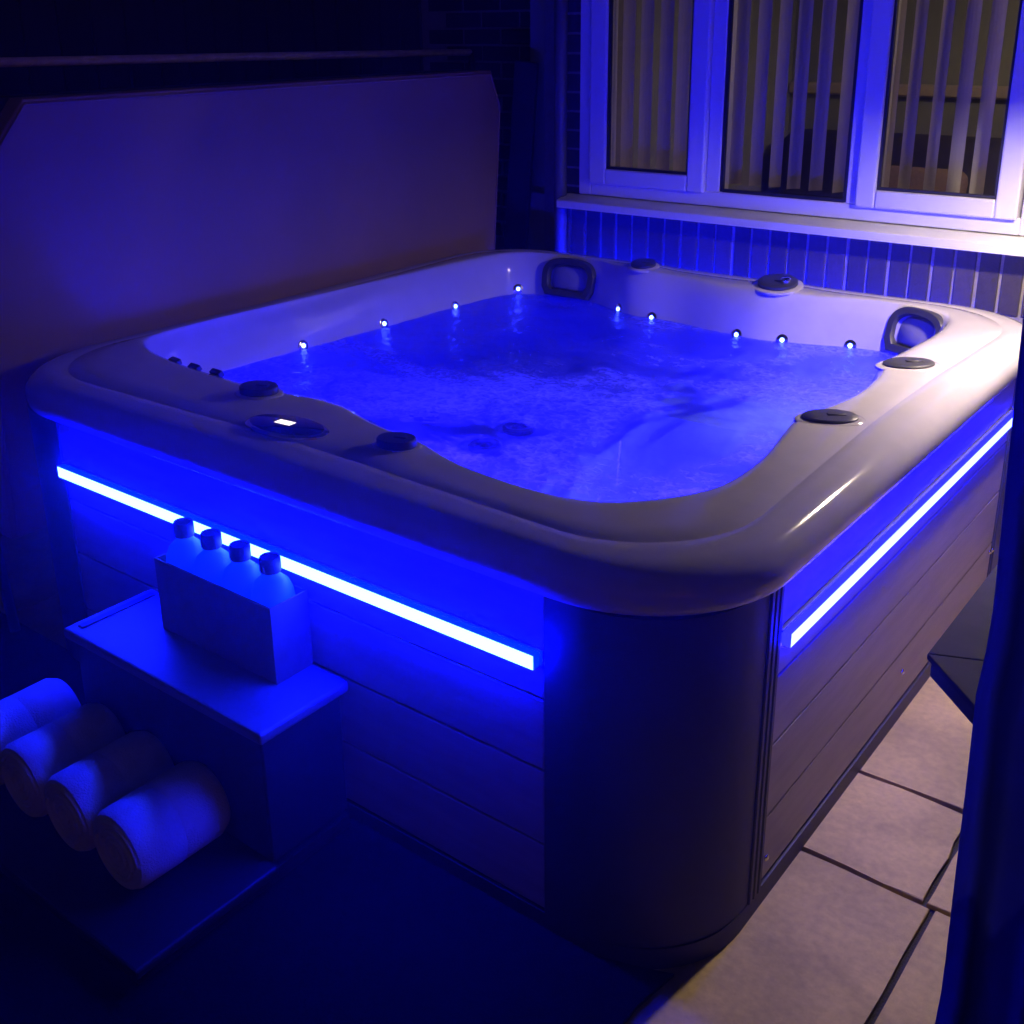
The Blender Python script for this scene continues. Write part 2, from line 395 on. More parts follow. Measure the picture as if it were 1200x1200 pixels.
top = .866
loops = [(off(rO, -.05), .774), (off(rO, -.008), .775), (off(rO, .000), .778), (off(rO, .005), .788), (off(rO, .007), .808), (off(rO, .003), .830), (off(rO, -.012), .845), (off(rO, -.030), .857), (off(rO, -.055), .8625), (off(rO, -.085), .8645)]
loops += [(off(rO, -.108), .8655), (off(rO, -.111), .8640), (off(rO, -.116), .8640), (off(rO, -.120), .8665)]
mid = mixr(off(rO, -.120), rI, .6)
loops += [(mixr(off(rO, -.120), mid, .5), .868), (mid, .869), (mixr(mid, rI, .35), .868), (mixr(mid, rI, .6), .867), (mixr(mid, rI, .85), .862), (rI, .850), (off(rI, -.012), .832), (off(rI, -.022), .80), (off(rI, -.040), .73), (off(rI, -.060), .64), (off(rI, -.085), .55), (off(rI, -.125), .49), (off(rI, -.19), .465)]
loops += [(mixr(off(rI, -.19), rW, .85), .45), (rW, .42), (off(rW, -.03), .36), (off(rW, -.06), .22), (off(rW, -.10), .17), ([x*.4 for x in rW], .16)]
SWELL = [(.835, .275, .085, .012), (1.372, .210, .08, .012), (1.075, .155, .12, .006), (2.055, 1.485, .09, .003), (2.055, .95, .09, .003), (1.375, 2.135, .11, .012), (.815, 2.160, .09, .010)]
def swell(x, y):
    return sum(a*math.exp(-((x-u)**2 + (y-v)**2)/(s_*s_)) for u, v, s_, a in SWELL)
def ring_mesh(loops, close=True, jitter=None):
    bm = bmesh.new(); R_ = []
    for rr, z in loops:
        ring = []
        for k in range(NA):
            x, y = CX + rr[k]*math.cos(2*PI*k/NA), CY + rr[k]*math.sin(2*PI*k/NA)
            ring.append(bm.verts.new((x, y, z + (swell(x, y) if z > .835 else 0))))
        R_.append(ring)
    for a, b in zip(R_, R_[1:]):
        for k in range(NA): bm.faces.new((a[k], a[(k+1) % NA], b[(k+1) % NA], b[k]))
    if close: bm.faces.new(R_[-1])
    return bm
tub = thing("hot_tub", "large pale acrylic hot tub filled with glowing blue water, dark boarded sides", "hot tub", (CX, CY, 0))
shell = obj("shell", ring_mesh(loops), M['acrylic'], tub, angle=40)

def shell_r(theta, z):
    """radius of the inner shell at angle and height"""
    k = theta/(2*PI)*NA % NA; i = int(k) % NA; fr = k - int(k)
    ls = loops[19:27]
    for (ra, za), (rb, zb) in zip(ls, ls[1:]):
        if za >= z >= zb:
            t = (za-z)/(za-zb)
            A = ra[i]*(1-fr) + ra[(i+1) % NA]*fr; Bq = rb[i]*(1-fr) + rb[(i+1) % NA]*fr
            return A + (Bq-A)*t
    return 1.0
def on_wall(x, y, z, out=0.0):
    th = math.atan2(y-CY, x-CX) % (2*PI); r = shell_r(th, z) - out
    return Vector((CX + r*math.cos(th), CY + r*math.sin(th), z)), th
def wall_frame(x, y, z):
    p, th = on_wall(x, y, z)
    a, _ = on_wall(CX + math.cos(th-.03), CY + math.sin(th-.03), z); b, _ = on_wall(CX + math.cos(th+.03), CY + math.sin(th+.03), z)
    up, _ = on_wall(x, y, z+.02)
    t = (b-a).normalized(); u = (up-p).normalized(); n = t.cross(u).normalized()
    if n.dot(Vector((CX, CY, z)) - p) < 0: n = -n
    u = n.cross(t).normalized()
    if u.z < 0: u = -u; t = -t
    return p, t, u, n

# skirt: planks on four faces, corner covers
X0, X1, Y0, Y1 = 0.008, 2.235, 0.004, 2.285
ZB = [(.058, .214), (.218, .388), (.392, .548), (.552, .772)]
c = .33
for (z0, z1) in ZB:
    obj("side_board", B(X1-.024, X1, c, 1.93, z0, z1, bev=.003, seg=2), M['skirt'], tub)
    obj("front_board", B(c, 1.92, Y0, Y0+.024, z0, z1, bev=.003, seg=2), M['skirt'], tub)
obj("left_panel", B(X0, X0+.024, c, 1.95, .058, .772, bev=.003), M['skirt'], tub)
obj("back_panel", B(c, 1.92, Y1-.024, Y1, .058, .772, bev=.003), M['skirt'], tub)
def corner(cx, cy, a0, endx, endy):
    rad = .25; pts = []
    n = 14
    for k in range(n+1):
        a = a0 + PI/2*k/n; pts.append((cx + rad*math.cos(a), cy + rad*math.sin(a)))
    pts = [endx(pts)] + pts + [endy(pts)]
    inner = []
    for (x, y) in pts:
        d = Vector((CX-x, CY-y)).normalized()*.03; inner.append((x+d.x, y+d.y))
    return prism(pts + inner[::-1], .03, .773, bev=0.0)
r_ = .25
e = .003
obj("corner_cover", corner(X1-r_+e, Y0+r_-e, 1.5*PI, lambda p: (1.9225, Y0-e), lambda p: (X1+e, c-.0025)), M['corner'], tub, angle=30)
obj("corner_cover", corner(X0+r_-e, Y0+r_-e, PI, lambda p: (X0-e, c-.0025), lambda p: (c-.0025, Y0-e)), M['corner'], tub, angle=30)
obj("corner_cover", corner(X1-r_+e, Y1-r_+e, 0, lambda p: (X1+e, 1.9325), lambda p: (1.9225, Y1+e)), M['corner'], tub, angle=30)
obj("corner_cover", corner(X0+r_-e, Y1-r_+e, PI/2, lambda p: (c-.0025, Y1+e), lambda p: (X0-e, 1.9525)), M['corner'], tub, angle=30)
# vertical trims beside the side boards
for yy in (c-.012, c-.032, c-.052, 1.945):
    obj("corner_trim", B(X1-.002, X1+.0075, yy-.008, yy+.008, .045, .772, bev=.003), M['corner'], tub)
core = rrect(X0+.03, X1-.03, Y0+.03, Y1-.03, .22)
# hollow core so that the foot well has room: a thin inner wall all round
inner_core = rrect(X0+.04, X1-.04, Y0+.04, Y1-.04, .21)
bm = bmesh.new(); lo = [bm.verts.new((x, y, .02)) for x, y in core]; hi = [bm.verts.new((x, y, .77)) for x, y in core]
for i in range(len(core)): bm.faces.new((lo[i], lo[(i+1) % len(core)], hi[(i+1) % len(core)], hi[i]))
obj("inner_wall", bm, M['black'], tub, smooth=True)
obj("base", prism(rrect(X0-.002, X1+.004, Y0-.002, Y1+.004, .24), .0, .05, bev=.004), M['step_dark'], tub, angle=30)
# screws
for (yy, zz) in ((1.14, .155), (.345, .115), (1.905, .66), (1.93, .19), (1.90, .195)):
    bm = lathe([(.004, 0), (.0075, .002), (.0075, .005), (.003, .008)], 0, 0, 0, n=12)
    xform(bm, Matrix.Translation((X1+.001, yy, zz)) @ Matrix.Rotation(PI/2, 4, 'Y'))
    obj("screw", bm, M['chrome'], tub, smooth=True)

# LED strips: a glowing half-round diffuser in an aluminium channel
def half_round(p0, p1, outv, r, h, n=8):
    bm = bmesh.new(); rings = []
    p0, p1, o = Vector(p0), Vector(p1), Vector(outv)
    for p in (p0, p1):
        rings.append([bm.verts.new(p + o*(r*math.sin(PI*k/n)) + Vector((0, 0, h/2*math.cos(PI*k/n)))) for k in range(n+1)])
    for k in range(n): bm.faces.new((rings[0][k], rings[0][k+1], rings[1][k+1], rings[1][k]))
    bm.faces.new(rings[0]); bm.faces.new(rings[1][::-1]); bm.faces.new((rings[0][0], rings[1][0], rings[1][n], rings[0][n]))
    return bm
zs = .638
def strip(x0, x1, y0, y1, face_axis, face_sign, mf, me_):
    o = obj("led_strip", B(x0, x1, y0, y1, zs-.0155, zs+.0155, bev=.0025, seg=2), mf, tub)
    o.data.materials.append(me_)
    for p in o.data.polygons:
        if p.normal[face_axis]*face_sign < .6: p.material_index = 1
    return o
ST = .020
strip(.335, 1.912, Y0-.0035-ST, Y0-.0035, 1, -1, M['strip'], M['strip_edge'])
strip(X1+.0035, X1+.0035+ST, .336, 1.912, 0, 1, M['strip_side'], M['strip_side_edge'])
strip(.335, 1.912, Y1+.0035, Y1+.0035+ST, 1, 1, M['strip'], M['strip_edge'])
obj("led_channel", B(.325, 1.918, Y1, Y1+.003, zs-.019, zs+.019), M['alu'], tub)
obj("led_channel", B(.325, 1.918, Y0-.003, Y0, zs-.019, zs+.019), M['alu'], tub)
obj("led_channel", B(X1, X1+.003, .328, 1.918, zs-.019, zs+.020), M['alu'], tub)
obj("channel_lip", B(X1+.0032, X1+.009, .328, 1.918, zs+.0175, zs+.0215, bev=.001), M['alu'], tub)

# control panel, set in a shallow raised pad
cpx, cpy, cpa = 1.075, .150, .10
bm = lathe([(.118, -.004), (.118, .003), (.112, .007), (.10, .008)], 0, 0, 0, n=40, sy=.52)
cp_m = Matrix.Translation((cpx, cpy, .8705)) @ Matrix.Rotation(cpa, 4, 'Z') @ Matrix.Rotation(-.02, 4, 'X')
bezel = obj("control_panel", xform(bm, cp_m), M['chrome'], tub, angle=40)
obj("panel_face", xform(lathe([(.105, .0075), (.105, .0100), (.098, .0118)], 0, 0, 0, n=40, sy=.50), cp_m), M['screen_glass'], bezel, angle=40)
obj("display", xform(B(-.030, .018, -.010, .014, .0112, .0126, bev=.0005), cp_m), M['screen'], bezel)

# air and diverter caps
def cap(x, y, z, r, raz, sx=1.0, sy=1.0, tilt=(0, 0), hh=.013):
    z += swell(x, y)*.9
    m_ = Matrix.Translation((x, y, z)) @ Matrix.Rotation(raz, 4, 'Z') @ Matrix.Rotation(tilt[0], 4, 'X') @ Matrix.Rotation(tilt[1], 4, 'Y')
    o = obj("valve_surround", xform(lathe([(r*1.28, -.006), (r*1.28, .0005), (r*1.2, .004), (r*1.02, .005)], 0, 0, 0, n=32, sx=sx, sy=sy), m_), M['acrylic'], tub, angle=50)
    bm = lathe([(r, .003), (r, hh-.004), (r*.94, hh-.001), (r*.55, hh)], 0, 0, 0, n=32, sx=sx, sy=sy)
    box(bm, -r*sx*.12, r*sx*.55, -r*sy*.18, r*sy*.18, hh-.002, hh+.003, bev=.002)
    obj("valve_cap", xform(bm, m_), M['grey_rubber'], o, angle=40)
cap(.835, .272, .864, .044, .35, 1.15, .95, (0, 0), .024)
cap(1.372, .206, .862, .040, .3, 1.15, .9, (0, 0), .024)
cap(.815, 2.160, .866, .045, .0, 1.1, .95, (.16, 0), .018)
cap(2.060, 1.482, .864, .052, .75, 1.35, .9)
cap(2.060, .948, .864, .050, .6, 1.3, .9)
cap(1.375, 2.135, .868, .064, .0, 1.1, .95, (.20, 0), .020)
# small knob on the large diverter
obj("diverter_knob", xform(lathe([(.018, .020), (.018, .032), (.012, .036)], 0, 0, 0, n=20), Matrix.Translation((1.41, 2.125, .877)) @ Matrix.Rotation(.20, 4, 'X')), M['chrome'], tub, angle=40)

# head cushions: D-shaped rubber frames with a pale pad, on the back wall
def headrest(x, y, z, w, h):
    p, t, u, n = wall_frame(x, y, z)
    def d_shape(w, h, n_=28):
        pts = []
        for k in range(n_+1):
            a = PI*k/n_; pts.append((w*math.copysign(abs(math.cos(a))**.75, math.cos(a)), h*.95*math.sin(a)**.8))
        pts += [(-w*.97, -h*.6), (-w*.8, -h), (w*.8, -h), (w*.97, -h*.6)]
        return pts
    O_ = d_shape(w, h); I_ = d_shape(w*.72, h*.66)
    def P(q, d, dy=0): return p + t*q[0] + u*(q[1]+dy) + n*d
    bm = bmesh.new()
    loops_ = [[P(q, -.02) for q in O_], [P(q, .022) for q in O_], [P((q[0]*.95, q[1]*.95), .030) for q in O_], [P((q[0]*1.06, q[1]*1.06), .030, .01*h) for q in I_], [P(q, .022) for q in I_], [P(q, -.02) for q in I_]]
    vs = [[bm.verts.new(v) for v in L_] for L_ in loops_]
    m_ = len(O_)
    for a, b in zip(vs, vs[1:]):
        for i in range(m_): bm.faces.new((a[i], a[(i+1) % m_], b[(i+1) % m_], b[i]))
    hr = obj("headrest", bm, M['grey_rubber'], tub, angle=40)
    bm = bmesh.new()
    a = [bm.verts.new(P((q[0]*.97, q[1]*.97), .004)) for q in I_]; b = [bm.verts.new(P((q[0]*.80, q[1]*.80), .014)) for q in I_]
    for i in range(m_): bm.faces.new((a[i], a[(i+1) % m_], b[(i+1) % m_], b[i]))
    bm.faces.new(b)
    obj("headrest_pad", bm, M['pad'], hr, angle=40)
headrest(.46, 2.19, .785, .125, .080)
headrest(1.90, 2.14, .790, .115, .082)

# perimeter LED lenses at the waterline, each with its own small lamp
def add_point(name, loc, watt, col, rad):
    l = bpy.data.lights.new(name, 'POINT'); l.energy = watt; l.color = col; l.shadow_soft_size = rad
    o = bpy.data.objects.new(name, l); COL.objects.link(o); o.location = loc
    return o
ZW = .705
lens_src = None
for (x, y, z) in ((.17, 1.02, .717), (.16, 1.40, .717), (.16, 1.80, .708), (.26, 2.10, .725), (.76, 2.07, .712), (.91, 2.07, .706), (1.29, 2.07, .709), (1.46, 2.09, .712), (1.67, 2.13, .712)):
    p, t, u, n = wall_frame(x, y, z)
    bm = bmesh.new(); bmesh.ops.create_uvsphere(bm, u_segments=14, v_segments=8, radius=.0080)
    xform(bm, Matrix.Translation(p + n*.003))
    ring = lathe([(.020, -.006), (.020, .002), (.0135, .004)], 0, 0, 0, n=18)
    rot = Matrix((t, u, n)).transposed().to_4x4()
    ro = obj("light_bezel", xform(ring, Matrix.Translation(p) @ rot), M['chrome'], tub, angle=40)
    obj("light_lens", bm, M['lens'], ro, smooth=True)
# underwater flood lamps in the foot well wall and under the seats
for (x, y, z, w) in ((1.12, .50, .55, 1.0), (1.55, .47, .55, 1.0), (1.86, .74, .56, .9), (1.88, 1.15, .56, .8), (1.87, 1.58, .56, .7), (.70, .50, .60, .4)):
    add_point("underwater_lamp", (x, y, z), FLOOD_W*w, POOL, .03)
# massage jets on the seats and the foot-well wall
for (x, y, z, r) in ((.853, 1.143, .464, .055), (.84, 1.34, .464, .055), (.45, 1.0, .468, .055), (.50, 1.25, .468, .055)):
    bm = lathe([(r, -.004), (r, .008), (r*.85, .014), (r*.5, .010), (r*.45, .002)], x, y, z, n=24)
    obj("massage_jet", bm, M['black'], tub, angle=40)
# wall jets just under the water on the front left edge
for (x, y) in ((.34, .35), (.45, .352), (.56, .352)):
    p, t, u, n = wall_frame(x, y, .845)
    bm = B(-.022, .022, -.010, .010, -.006, .012, bev=.004, seg=2)
    obj("trim_clip", xform(bm, Matrix.Translation(p + Vector((0, .0, .012))) @ Matrix((t, u, n)).transposed().to_4x4()), M['black'], tub)

# the water
rWat = mixr(off(rI, -.040), off(rI, -.060), (.73-ZW)/.09)
bm = bmesh.new(); rings = []
NR = 70
def ripple(x, y):
    v = Vector((x, y, 0))
    return .007*pnoise(v*4.5) + .005*pnoise(v*11 + Vector((3, 1, 0))) + .0026*pnoise(v*27)
for j in range(NR):
    s = 1.004 - .996*j/NR
    ring = []
    for k in range(NA):
        r = rWat[k]*s; x, y = CX + r*math.cos(2*PI*k/NA), CY + r*math.sin(2*PI*k/NA)
        ring.append(bm.verts.new((x, y, ZW + ripple(x, y)*min(1, (1.02-s)*14))))
    rings.append(ring)
for a, b in zip(rings, rings[1:]):
    for k in range(NA): bm.faces.new((a[k], a[(k+1) % NA], b[(k+1) % NA], b[k]))
bm.faces.new(rings[-1])
water = tag(obj("water", bm, M['water'], smooth=True), kind='structure')

# ------------------------------------------------------------------ tub cover, raised on its lifter
cov = thing("tub_cover", "folded brown vinyl tub cover held upright behind the left side of the tub", "cover", (-.10, 1.25, .30))
def panel(y0, y1, z0, z1, ch_y, ch_z, th, lean, x_top, name, m):
    pts = [(y0, z0), (y1, z0), (y1, z1-ch_z), (y1-ch_y, z1), (y0+ch_y*2.6, z1), (y0, z1-ch_z*1.6)]
    bm = prism(pts, 0, th, bev=.008, seg=3)
    for v in bm.verts:
        y, z, d = v.co.x, v.co.y, v.co.z
        sag = .006*math.sin((y-y0)/(y1-y0)*PI)*math.sin((z-z0)/(z1-z0)*PI)
        v.co = Vector((x_top - (z1-z)*lean - d + sag, y, z))
    return obj(name, bm, m, cov, angle=35)
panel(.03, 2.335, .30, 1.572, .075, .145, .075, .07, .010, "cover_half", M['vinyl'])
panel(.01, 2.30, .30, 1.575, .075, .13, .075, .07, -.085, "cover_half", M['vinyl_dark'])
# seam piping round the front half
bm = tube([(.014-.07*1.26, .045, .31), (.014-.07*.25, .045, 1.335), (.0135, .225, 1.556), (.0135, 2.25, 1.556), (.014-.07*.15, 2.32, 1.42), (.014-.07*1.26, 2.32, .31)], .0035, n=6)
obj("piping", bm, M['vinyl'], cov, smooth=True)
lift = thing("cover_lifter", "pale tube of the cover lifter running above the raised tub cover", "cover lifter", (-.17, 1.25, .0))
obj("lifter_bar", tube([(-.185, .02, 1.664), (-.185, 1.2, 1.652), (-.185, 2.36, 1.638)], .0135, n=12), M['bar'], lift, smooth=True)
for y in (-.02, 2.38):
    obj("lifter_arm", tube([(-.185, .02 if y < 1 else 2.36, 1.664 if y < 1 else 1.638), (-.19, y, 1.60), (-.16, y, .9), (-.06, y, .02)], .016, n=10), M['iron'], lift, smooth=True)

# ------------------------------------------------------------------ fence on the left
fen = thing("timber_fence", "dark close boarded timber fence behind the raised tub cover", "fence", (-.92, .2, 0))
y = -2.6
src = obj("fence_board", xform(B(-.012, .012, -.066, .066, 0, 2.35, bev=.003), Matrix.Identity(4)), M['fence'])
first = True
while y < 3.0:
    if first: src.location = (-.92, y, .02); put(src, fen); first = False
    else:
        inst(src, (-.92 + random.uniform(-.004, .004), y, .02), parent=fen)
    y += .138
for z in (.3, 1.2, 2.0): obj("fence_rail", B(-.975, -.936, -2.66, 3.0, z, z+.08, bev=.004), M['fence'], fen)
tag(obj("upright_board", xform(B(-.06, .06, -.012, .012, 0, 1.6, bev=.003), Matrix.Translation((-.20, 2.60, 0)) @ Matrix.Rotation(.085, 4, 'Y')), M['board']),
    "dark narrow board leaning upright past the far end of the raised cover", "board")

# ------------------------------------------------------------------ house
house = thing("brick_house", "brown brick house wall with a white framed three light window behind the tub", "house", (1.6, 2.5, 0))
YW = 2.42                       # face of the bay under the window
# mortar cores (leave the window opening free)
WX0, WX1, WZ0, WZ1 = .345, 2.135, 1.085, 2.60
obj("wall", B(.21, 4.2, YW+.006, YW+.20, -.02, 1.03), M['mortar'], house)
obj("wall", B(.21, WX0, YW+.006, YW+.20, 1.032, 3.2), M['mortar'], house)
obj("wall", B(WX1, 4.2, YW+.006, YW+.20, 1.032, 3.2), M['mortar'], house)
obj("wall", B(WX0+.002, WX1-.002, YW+.006, YW+.20, WZ1, 3.2), M['mortar'], house)
obj("wall", B(-1.6, .208, 2.866, 3.05, -.02, 3.2), M['mortar'], house)
obj("wall", B(.022, .208, YW+.19, 2.864, -.02, 3.2), M['mortar'], house)
# soldier course under the sill: bricks one by one
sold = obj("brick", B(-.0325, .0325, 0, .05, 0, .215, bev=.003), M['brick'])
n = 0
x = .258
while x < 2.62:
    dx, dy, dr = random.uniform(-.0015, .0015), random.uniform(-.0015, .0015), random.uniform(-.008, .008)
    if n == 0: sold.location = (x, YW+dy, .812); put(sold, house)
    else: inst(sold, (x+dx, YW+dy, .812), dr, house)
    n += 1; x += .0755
stret = obj("brick", B(-.1075, .1075, 0, .05, 0, .065, bev=.003), M['brick'])
first = True
def course(x0, x1, z, yface, shift):
    global first
    x = x0 + .1075 - shift
    while x < x1:
        if x - .1075 > x0 - .08 and x + .1075 < x1 + .02:
            if first: stret.location = (x, yface, z); put(stret, house); first = False
            else: inst(stret, (x + random.uniform(-.002, .002), yface + random.uniform(-.002, .002), z), 0, house)
        x += .225
for i in range(17): course(-.86, .22, .76 + .075*i, 2.86, .1125*(i % 2))
def joined_courses(x0, x1, z0, z1, yf):
    bm = bmesh.new(); i = 0; z = z0
    while z + .06 < z1:
        x = x0 + (.05 if i % 2 else .1625) - .1125
        while x < x1:
            a, b = max(x, x0), min(x+.215, x1)
            if b - a > .03: box(bm, a, b, yf + random.uniform(0, .003), yf+.05, z, z+.065)
            x += .225
        z += .075; i += 1
    return bm
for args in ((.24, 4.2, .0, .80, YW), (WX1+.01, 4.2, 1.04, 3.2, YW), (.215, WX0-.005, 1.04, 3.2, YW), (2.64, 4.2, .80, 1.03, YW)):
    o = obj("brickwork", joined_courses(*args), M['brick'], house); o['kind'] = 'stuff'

# window
win = bpy.data.objects.new("window", None); COL.objects.link(win); win.location = (1.2, YW, 1.09); put(win, house)
yf = YW - .012
def frame_bar(name, x0, x1, z0, z1, y0, y1, m=M['upvc'], bev=.005):
    return obj(name, B(x0, x1, y0, y1, z0, z1, bev=bev, seg=2), m, win)
frame_bar("outer_frame", WX0, WX0+.060, 1.082, WZ1, yf, YW+.07)
frame_bar("outer_frame", WX1-.062, WX1, 1.082, WZ1, yf, YW+.07)
frame_bar("outer_frame", WX0+.060, WX1-.062, 1.082, 1.138, yf, YW+.07)
frame_bar("outer_frame", WX0+.060, WX1-.062, WZ1-.06, WZ1, yf, YW+.07)
frame_bar("mullion", .932, .988, 1.138, WZ1-.06, yf, YW+.07)
frame_bar("mullion", 1.485, 1.524, 1.138, WZ1-.06, yf, YW+.07)
def sash(x0, x1, z0, z1, wl, wr, wb):
    ys = yf - .022
    for nm, a in (("sash", (x0, x0+wl, z0, z1)), ("sash", (x1-wr, x1, z0, z1)), ("sash", (x0+wl, x1-wr, z0, z0+wb)), ("sash", (x0+wl, x1-wr, z1-wb, z1))):
        frame_bar(nm, a[0], a[1], a[2], a[3], ys, YW+.05, bev=.007)
    glaze(x0+wl, x1-wr, z0+wb, z1-wb, ys+.012)
def glaze(x0, x1, z0, z1, y0):
    b = .009
    for a in ((x0-.002, x0+b, z0, z1), (x1-b, x1+.002, z0, z1), (x0+b, x1-b, z0-.002, z0+b), (x0+b, x1-b, z1-b, z1+.002)):
        frame_bar("gasket", a[0], a[1], a[2], a[3], y0, y0+.018, M['gasket'], bev=0)
    frame_bar("pane", x0, x1, z0, z1, y0+.020, y0+.026, M['glass'], bev=0)
sash(.407, .930, 1.132, WZ1-.058, .078, .072, .062)
sash(1.526, 2.064, 1.132, WZ1-.058, .070, .070, .062)
glaze(.990, 1.483, 1.140, WZ1-.062, yf+.006)
# handles
for hx, hz in ((1.575, 1.52), (.87, 1.55)):
    obj("window_handle", B(hx-.010, hx+.010, YW+.052, YW+.075, hz, hz+.13, bev=.004), M['black'], win)
# sill
bm = bmesh.new()
prof = [(2.335, 1.030), (2.335, 1.058), (2.345, 1.064), (YW-.004, 1.078), (YW+.05, 1.080), (YW+.05, 1.034), (2.36, 1.030)]
a = [bm.verts.new((.285, y_, z_)) for y_, z_ in prof]; b = [bm.verts.new((2.20, y_, z_)) for y_, z_ in prof]
for i in range(len(prof)): bm.faces.new((a[i], a[(i+1) % len(prof)], b[(i+1) % len(prof)], b[i]))
bm.faces.new(a[::-1]); bm.faces.new(b)
obj("window_sill", bm, M['upvc'], win)
# drainpipe left of the window
dp = thing("drainpipe", "dark drainpipe on the brickwork at the left of the window", "drainpipe", (.25, 2.37, 0))
obj("pipe", tube([(.268, 2.385, .02), (.268, 2.385, 3.1)], .027, n=16), M['pipe'], dp, smooth=True)
for z in (.6, 1.9): obj("pipe_bracket", B(.232, .304, 2.352, 2.42, z, z+.03, bev=.004), M['pipe'], dp)

# room behind the window
def struct(name, bm, m): return tag(obj(name, bm, m), kind='structure')
struct("room_wall", B(.0, 4.4, 5.2, 5.3, .1, 2.9), M['room'])
struct("room_wall", B(-.12, -.002, 2.70, 5.3, .1, 2.9), M['room'])
struct("room_wall", B(4.4, 4.5, 2.66, 5.3, .1, 2.9), M['room'])
struct("room_floor", B(-.1, 4.5, 2.66, 5.3, .02, .098), M['carpet'])
struct("room_ceiling", B(-.1, 4.5, 2.632, 5.3, 2.902, 3.0), M['room'])
struct("room_wall", B(-.1, 4.5, 2.622, 2.63, .1, 1.03), M['room'])
struct("wall_rail", B(.0, 4.4, 5.16, 5.198, 1.33, 1.40, bev=.01), M['rail'])
sofa = thing("sofa", "dark sofa seen through the blind slats inside the room", "sofa", (1.0, 4.5, .1))
obj("seat", B(-.1+.25, 2.1, 4.25, 4.95, .1, .55, bev=.06, seg=3), M['sofa'], sofa, angle=40)
obj("backrest", B(.12, 2.13, 4.80, 5.12, .5, 1.14, bev=.08, seg=3), M['sofa'], sofa, angle=40)
for x0 in (-.02, 2.05): obj("armrest", B(x0, x0+.22, 4.2, 4.98, .1, .78, bev=.06, seg=3), M['sofa'], sofa, angle=40)
cu = tag(obj("cushion", xform(B(-.24, .24, -.07, .07, -.2, .2, bev=.065, seg=3), Matrix.Translation((1.0, 4.7, .80)) @ Matrix.Rotation(-.3, 4, 'X')), M['cushion'], angle=60),
         "brown cushion propped on the dark sofa inside the room", "cushion")
tv = thing("room_table", "low pale table with cloth seen behind the right window pane", "table", (.95, 3.6, .1))
obj("tabletop", B(.35, 1.45, 3.35, 3.95, .80, .84, bev=.008), M['cushion'], tv)
for (lx, ly) in ((.42, 3.42), (1.38, 3.42), (.42, 3.88), (1.38, 3.88)): obj("leg", B(lx-.03, lx+.03, ly-.03, ly+.03, .1, .80), M['sofa'], tv)
pen = thing("ceiling_lamp", "dim ceiling lamp hanging inside the room", "lamp", (2.6, 3.9, 2.9))
obj("cord", tube([(2.6, 3.9, 2.9), (2.6, 3.9, 2.6)], .004, n=6), M['black'], pen)
bm = bmesh.new()
ra = [bm.verts.new((2.6 + .10*math.cos(2*PI*k/20), 3.9 + .10*math.sin(2*PI*k/20), 2.6)) for k in range(20)]; rb = [bm.verts.new((2.6 + .2*math.cos(2*PI*k/20), 3.9 + .2*math.sin(2*PI*k/20), 2.38)) for k in range(20)]
for k in range(20): bm.faces.new((ra[k], ra[(k+1) % 20], rb[(k+1) % 20], rb[k]))
obj("lamp_shade", bm, M['shade'], pen, smooth=True)
put(add_point("bulb", (2.6, 3.9, 2.42), ROOM_W, (1.0, .74, .48), .05), pen)

# vertical blinds
bl = thing("vertical_blind", "pale vertical slat blind hanging inside the three light window", "blind", (1.2, 2.56, 2.45))
obj("headrail", B(.36, 2.12, 2.535, 2.585, 2.55, 2.59, bev=.004), M['upvc'], bl)
bm = bmesh.new()
W_ = .027
rowsz = 6
va = []
for i in range(5):
    u = -W_ + 2*W_*i/4; cur = .004*(1 - (u/W_)**2)
    va.append([bm.verts.new((u, cur, 1.15 + (2.55-1.15)*k/rowsz)) for k in range(rowsz+1)])
for a, b in zip(va, va[1:]):
    for k in range(rowsz): bm.faces.new((a[k], a[k+1], b[k+1], b[k]))
sl = obj("slat", bm, M['blind'])
x = .40; n = 0
while x < 2.10:
    a = math.radians(52 + random.uniform(-5, 5) + (9*math.sin(n*1.7)))
    p = (x + random.uniform(-.005, .005), 2.56, 0)
    if n == 0: sl.location = p; sl.rotation_euler = (0, 0, a); put(sl, bl)
    else: inst(sl, p, a, bl)
    n += 1; x += .0825

# hooded garden lamp on a post, out of frame beyond the curtain: the warm light on the rim and paving
LX, LY, LZ = 2.42, 1.76, 1.58
lan = thing("garden_lamp", "hooded black garden lamp on a post glowing warm to the right of the tub", "lamp", (2.78, LY, 0))
obj("post", lathe([(.09, 0), (.09, .015), (.022, .03), (.020, 1.90), (.016, 1.92)], 2.78, LY, 0, n=20), M['iron'], lan, angle=40)
obj("bracket", tube([(2.78, LY, LZ+.08), (2.76, LY, LZ+.20), (2.62, LY, LZ+.24), (LX+.02, LY, LZ+.20), (LX, LY, LZ+.12)], .010, n=8), M['iron'], lan, smooth=True)
bm = lathe([(.092, -.045), (.092, .05), (.07, .07), (.012, .13), (.010, .13), (.066, .066), (.088, .046), (.088, -.045)], LX, LY, LZ, n=32, caps=False)
obj("lamp_hood", bm, M['iron'], lan, angle=40)
bm = bmesh.new(); bmesh.ops.create_uvsphere(bm, u_segments=20, v_segments=12, radius=.042); xform(bm, Matrix.Translation((LX, LY, LZ)))
obj("lit_globe", bm, M['lampglass'], lan, smooth=True)

